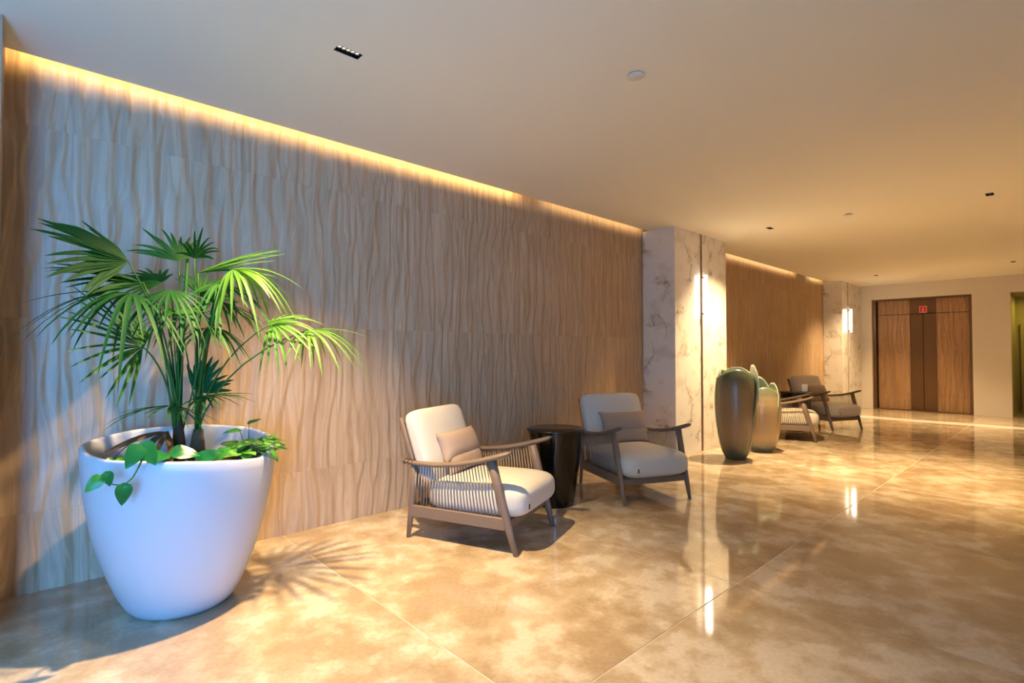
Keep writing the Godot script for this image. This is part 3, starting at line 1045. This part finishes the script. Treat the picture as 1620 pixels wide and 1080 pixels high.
	part("stalk", tube_mesh(bow(s1 + Vector3(0, 0.05, 0.02), dh, Vector3(-0.01, 0.03, 0)), taper(0.006, 0.005, 8), 6), M.dead, dl)

func heart_leaf(length: float, width: float) -> ArrayMesh:
	# grows from the origin along +z, its face up
	var st := begin()
	var pts := PackedVector3Array()
	var n := 10
	for j in n + 1:
		var t := float(j) / n
		var w := width * 0.5 * pow(sin(PI * pow(t, 0.62)), 0.8) if j < n else 0.0
		for i in 7:
			var a := -1.0 + i / 3.0
			var back := -0.16 * length * (1.0 - t) * pow(absf(a), 2.0)
			pts.append(Vector3(a * w, 0.16 * w * absf(a) - 0.30 * length * t * t + 0.06 * length * sin(t * 9.0) * absf(a) * 0.3, length * t + back))
	add_grid(st, pts, 6, n)
	return finish(st)

func put_leaf(parent: Node3D, mesh: Mesh, m: Material, at: Vector3, toward: Vector3, up: Vector3, size: float) -> void:
	var o := part("leaf", mesh, m, parent)
	var z := toward.normalized()
	var x := up.cross(z).normalized()
	o.transform = Transform3D(Basis(x * size, z.cross(x).normalized() * size, z * size), at)

func build_ivy() -> void:
	var leaf := heart_leaf(1.0, 0.78)
	var slim := heart_leaf(1.0, 0.58)
	var rng := RandomNumberGenerator.new()
	rng.seed = 991
	# the trailing vine over the front of the planter
	var base := Vector3(0.40, 0.62, 0.86)
	var t := thing("trailing_vine", "heart-leaved vine trailing over the front of the white planter", "plant", base)
	var o := -base
	var path := [Vector3(0.40, 0.62, 0.86), Vector3(0.375, 0.735, 0.925), Vector3(0.352, 0.742, 0.965), Vector3(0.338, 0.715, 0.985), Vector3(0.318, 0.680, 0.995), Vector3(0.292, 0.655, 0.990), Vector3(0.262, 0.662, 0.985), Vector3(0.225, 0.690, 0.985)]
	part("stem", tube_mesh(path, taper(0.0042, 0.0020, 8), 6), M.stalk, t).position = o
	var vl := [[Vector3(0.338, 0.790, 0.975), Vector3(-0.45, -0.75, 0.5), 0.085, 0], [Vector3(0.352, 0.795, 0.965), Vector3(0.45, -0.75, 0.45), 0.090, 0], [Vector3(0.292, 0.655, 0.994), Vector3(-0.05, -1.0, 0.25), 0.072, 0], [Vector3(0.240, 0.708, 0.985), Vector3(0.25, -0.9, 0.3), 0.050, 0], [Vector3(0.222, 0.694, 0.985), Vector3(-0.75, -0.75, 0.2), 0.062, 1]]
	for d in vl:
		put_leaf(t, leaf, M.ivy[d[3]], d[0] + o, d[1], Vector3(0.1, 0.35, 1.0), d[2])
	for d in [[Vector3(0.375, 0.735, 0.925), Vector3(0.338, 0.790, 0.975)], [Vector3(0.375, 0.735, 0.925), Vector3(0.352, 0.795, 0.965)]]:
		part("stem", tube_mesh(bow(d[0], d[1], Vector3(0, 0.02, 0)), taper(0.0022, 0.0018, 8), 5), M.stalk, t).position = o
	# low leaves along the front of the soil
	base = Vector3(0.50, 0.62, 0.84)
	t = thing("creeping_vine", "low dark green vine leaves lying along the front rim of the planter", "plant", base)
	o = -base
	var low := [[Vector3(0.435, 0.742, 0.895), Vector3(-0.45, -0.02, 0.75), 0.085, 0], [Vector3(0.470, 0.742, 0.890), Vector3(0.85, -0.02, 0.35), 0.095, 0], [Vector3(0.560, 0.695, 0.890), Vector3(0.75, 0.45, 0.3), 0.095, 0], [Vector3(0.335, 0.700, 0.745), Vector3(-0.5, 0.3, 0.4), 0.06, 1], [Vector3(0.330, 0.690, 0.780), Vector3(0.4, 0.3, 0.5), 0.06, 0], [Vector3(0.310, 0.695, 0.690), Vector3(-0.5, 0.3, 0.2), 0.055, 0], [Vector3(0.640, 0.690, 0.84), Vector3(0.4, 0.5, 0.3), 0.07, 1], [Vector3(0.52, 0.700, 0.86), Vector3(-0.2, 0.5, 0.5), 0.06, 1]]
	for d in low:
		put_leaf(t, leaf, M.ivy[d[3]], d[0] + o, d[1], Vector3(0.0, 0.8, 0.7), d[2])
		var foot := Vector3(lerpf(d[0].x, 0.52, 0.3), 0.61, d[0].z - 0.09)
		part("stem", tube_mesh(bow(foot, d[0], Vector3(0, 0.02, 0)), taper(0.0025, 0.0018, 8), 5), M.stalk, t).position = o
	# the bright clump by the far rim
	base = Vector3(0.80, 0.60, 0.72)
	t = thing("leafy_clump", "bright green clump of pointed leaves spilling over the planter rim", "plant", base)
	o = -base
	for k in 26:
		var a := rng.randf() * TAU
		var r := rng.randf() * 0.085
		var at := Vector3(0.800 + cos(a) * r, 0.675 + rng.randf() * 0.055, 0.73 + sin(a) * r)
		var dir := Vector3(cos(a) * 0.8 + rng.randf_range(-0.4, 0.4), rng.randf_range(-0.1, 0.35), sin(a) * 0.8 + rng.randf_range(-0.3, 0.5))
		put_leaf(t, slim, M.ivy[1 + k % 2], at + o, dir, Vector3(rng.randf_range(-0.3, 0.3), 1, 0.3), rng.randf_range(0.075, 0.115))
		part("stem", tube_mesh(bow(Vector3(0.80 + cos(a) * r * 0.4, 0.61, 0.72 + sin(a) * r * 0.4), at, Vector3(0, 0.01, 0), 4), taper(0.0022, 0.0016, 5), 5), M.stalk, t).position = o
	var out := [[Vector3(0.862, 0.722, 0.80), Vector3(0.95, 0.02, 0.35), 0.095, 2], [Vector3(0.868, 0.692, 0.85), Vector3(0.5, -0.5, 0.4), 0.05, 1], [Vector3(0.882, 0.678, 0.84), Vector3(0.5, -0.7, 0.3), 0.05, 2], [Vector3(0.845, 0.800, 0.60), Vector3(0.9, 0.5, 0.1), 0.06, 1], [Vector3(0.800, 0.768, 0.60), Vector3(-0.95, 0.15, 0.1), 0.075, 1]]
	for d in out:
		put_leaf(t, slim, M.ivy[d[3]], d[0] + o, d[1], Vector3(0.0, 1.0, 0.3), d[2])
		part("stem", tube_mesh(bow(Vector3(0.81, 0.62, 0.70), d[0], Vector3(0.0, 0.02, 0)), taper(0.0024, 0.0016, 8), 5), M.stalk, t).position = o
	for k in 3:
		part("stem", tube_mesh(bow(Vector3(0.812 + 0.02 * k, 0.70, 0.86), Vector3(0.872 + 0.008 * k, 0.690 - 0.008 * k, 0.855), Vector3(0.015, -0.028 - 0.006 * k, 0.02)), taper(0.0018, 0.0014, 8), 5), M.stalk, t).position = o

# ---------------------------------------------------------------- the scene
func _ready() -> void:
	# camera
	var cam := Camera3D.new()
	cam.name = "camera"
	add_child(cam)
	var yaw := 46.956 * DEG
	var pitch := 1.272 * DEG
	var eye := Vector3(0, 1.15, 3.433)
	cam.look_at_from_position(eye, eye + Vector3(cos(yaw) * cos(pitch), sin(pitch), -sin(yaw) * cos(pitch)), Vector3.UP)
	cam.fov = 65.87
	cam.near = 0.02
	cam.far = 120.0
	cam.current = true
	# sky and exposure
	var env := Environment.new()
	env.background_mode = Environment.BG_SKY
	var sky := Sky.new()
	var sm := ProceduralSkyMaterial.new()
	sm.sky_top_color = Color(0.35, 0.56, 0.95)
	sm.sky_horizon_color = Color(0.62, 0.78, 1.0)
	sm.ground_horizon_color = Color(0.45, 0.5, 0.55)
	sm.ground_bottom_color = Color(0.3, 0.32, 0.33)
	sm.sky_energy_multiplier = 1.6
	sky.sky_material = sm
	env.sky = sky
	env.tonemap_mode = Environment.TONE_MAPPER_LINEAR
	env.tonemap_exposure = 1.22
	env.sdfgi_enabled = true
	env.ssao_enabled = true
	env.ssil_enabled = true
	var we := WorldEnvironment.new()
	we.name = "world_environment"
	we.environment = env
	add_child(we)
	# daylight entering through the glazing at the lobby's end
	area(Vector3((ENTRY_A + ENTRY_B) * 0.5, 1.25, ENTRY_Z - 0.04), Vector3(0, 0, -1), Vector2(ENTRY_B - ENTRY_A - 0.1, 2.4), 64.0, Color(0.31, 0.63, 1.0), "window_daylight")

	make_materials()
	M.glaze_dark = mat(Color(0.2, 0.22, 0.16), 0.3)
	# structure
	build_floor()
	build_ceiling()
	build_shell()
	build_carved_wall()
	build_lift()
	build_pilaster(5.29, 6.54, PIL_Z, 5.895, "wide marble pilaster with brown veins beside the tall leaf vase")
	build_pilaster(11.70, 12.99, 0.33, 12.08, "far marble pilaster in the corner by the lift")
	# lamps
	var names := ["five-cell black downlight in the ceiling nearest the planter", "downlight in the ceiling above the leaf vases", "small downlight in the ceiling by the far pilaster", "dark downlight in the ceiling over the middle of the lobby", "downlight in the ceiling before the passage"]
	var power := [[14.8, 49.0], [13.5, 57.0], [10.0, 55.0], [11.0, 40.0], [7.5, 46.0]]
	for k in downlights.size():
		build_downlight(downlights[k], names[k], power[k][0], power[k][1])
	build_cove()
	build_sconce(5.895, PIL_Z, 1.585, 2.075, "glowing white tube lamp on the marble pilaster by the leaf vases", 0.16)
	build_sconce(12.08, 0.33, 1.565, 2.03, "glowing white tube lamp on the far pilaster near the lift", 0.16)
	# furniture
	var spots := [[Vector3(2.204, 0, 0.798), 21.5], [Vector3(3.765, 0, 0.876), -24.0], [Vector3(7.645, 0, 0.678), 21.5], [Vector3(9.20, 0, 0.745), -24.0]]
	var cl := ["pale linen lounge armchair with cord sides nearest the planter", "linen lounge armchair beside the wide marble pilaster", "linen lounge armchair partly hidden behind the leaf vases", "linen lounge armchair near the lift, farthest away"]
	var pa := ["taupe lumbar pillow on the armchair nearest the planter, upper one", "taupe lumbar pillow on the armchair beside the wide pilaster, upper one", "taupe lumbar pillow on the armchair behind the leaf vases, upper one", "taupe lumbar pillow on the armchair near the lift, upper one"]
	var pb := ["taupe lumbar pillow on the armchair nearest the planter, lower one", "taupe lumbar pillow on the armchair beside the wide pilaster, lower one", "taupe lumbar pillow on the armchair behind the leaf vases, lower one", "taupe lumbar pillow on the armchair near the lift, lower one"]
	var pm := pillow_mesh(0.46, 0.20, 0.12)
	var pm2 := pillow_mesh(0.44, 0.14, 0.11)
	var first := make_armchair(cl[0])
	for k in 4:
		var o := first
		if k > 0:
			o = first.duplicate()
			o.name = numbered("lounge_armchair")
			add_child(o)
			o.set_meta("label", cl[k])
		o.position = spots[k][0]
		o.rotation.y = spots[k][1] * DEG
	for k in 4:
		var o: Node3D = get_node("lounge_armchair" if k == 0 else "lounge_armchair_%03d" % k)
		place_pillows(o, pa[k], pb[k], pm, pm2)
	var tb := make_table("black tapered drum table between the two nearer armchairs")
	tb.position = Vector3(3.02, 0, 0.69)
	var t2 := tb.duplicate()
	t2.name = numbered("side_table")
	add_child(t2)
	t2.position = Vector3(8.47, 0, 0.57)
	t2.set_meta("label", "black tapered drum table between the two farther armchairs")
	var gl := thing("glass_tumbler", "small clear glass holder on the farther drum table", "glass", Vector3(8.56, 0.577, 0.66))
	part("glass_wall", lathe_mesh([Vector2(0.0005, 0.0), Vector2(0.036, 0.0), Vector2(0.041, 0.01), Vector2(0.043, 0.11), Vector2(0.039, 0.11), Vector2(0.037, 0.014), Vector2(0.0005, 0.012)], 24), M.glass, gl)
	build_vases()
	# planting
	build_planter()
	build_palm()
	build_ivy()
	# small ceiling fittings
	var discs := [[Vector3(2.262, CEIL, 1.93), "flat round white cover on the ceiling nearest the camera"], [Vector3(6.137, CEIL, 1.873), "flat round white cover on the ceiling beyond the downlight by the vases"]]
	for d in discs:
		var s := thing("sprinkler_cover", d[1], "ceiling cover", d[0], 0.0, "round ceiling covers")
		part("cover_plate", lathe_mesh([Vector2(0.0005, -0.011), Vector2(0.040, -0.011), Vector2(0.043, -0.009), Vector2(0.043, -0.006), Vector2(0.0005, -0.006)], 32), M.white, s)
		part("collar", lathe_mesh([Vector2(0.0005, -0.006), Vector2(0.030, -0.006), Vector2(0.030, 0.0), Vector2(0.0005, 0.0)], 24), M.bronze_dark, s)
	# lamp inside the side passage
	var pl := thing("passage_lamp", "ceiling lamp inside the side passage beside the lift", "lamp", Vector3(13.7, 2.25, 3.1))
	part("lamp_disc", lathe_mesh([Vector2(0.0005, -0.03), Vector2(0.10, -0.03), Vector2(0.11, -0.02), Vector2(0.11, 0.0), Vector2(0.0005, 0.0)], 28), M.lens, pl)
	area(Vector3(13.7, 2.21, 3.1), Vector3.DOWN, Vector2(0.2, 0.2), 0.6, Color(1.0, 0.88, 0.42), "passage_glow", Vector3.RIGHT)
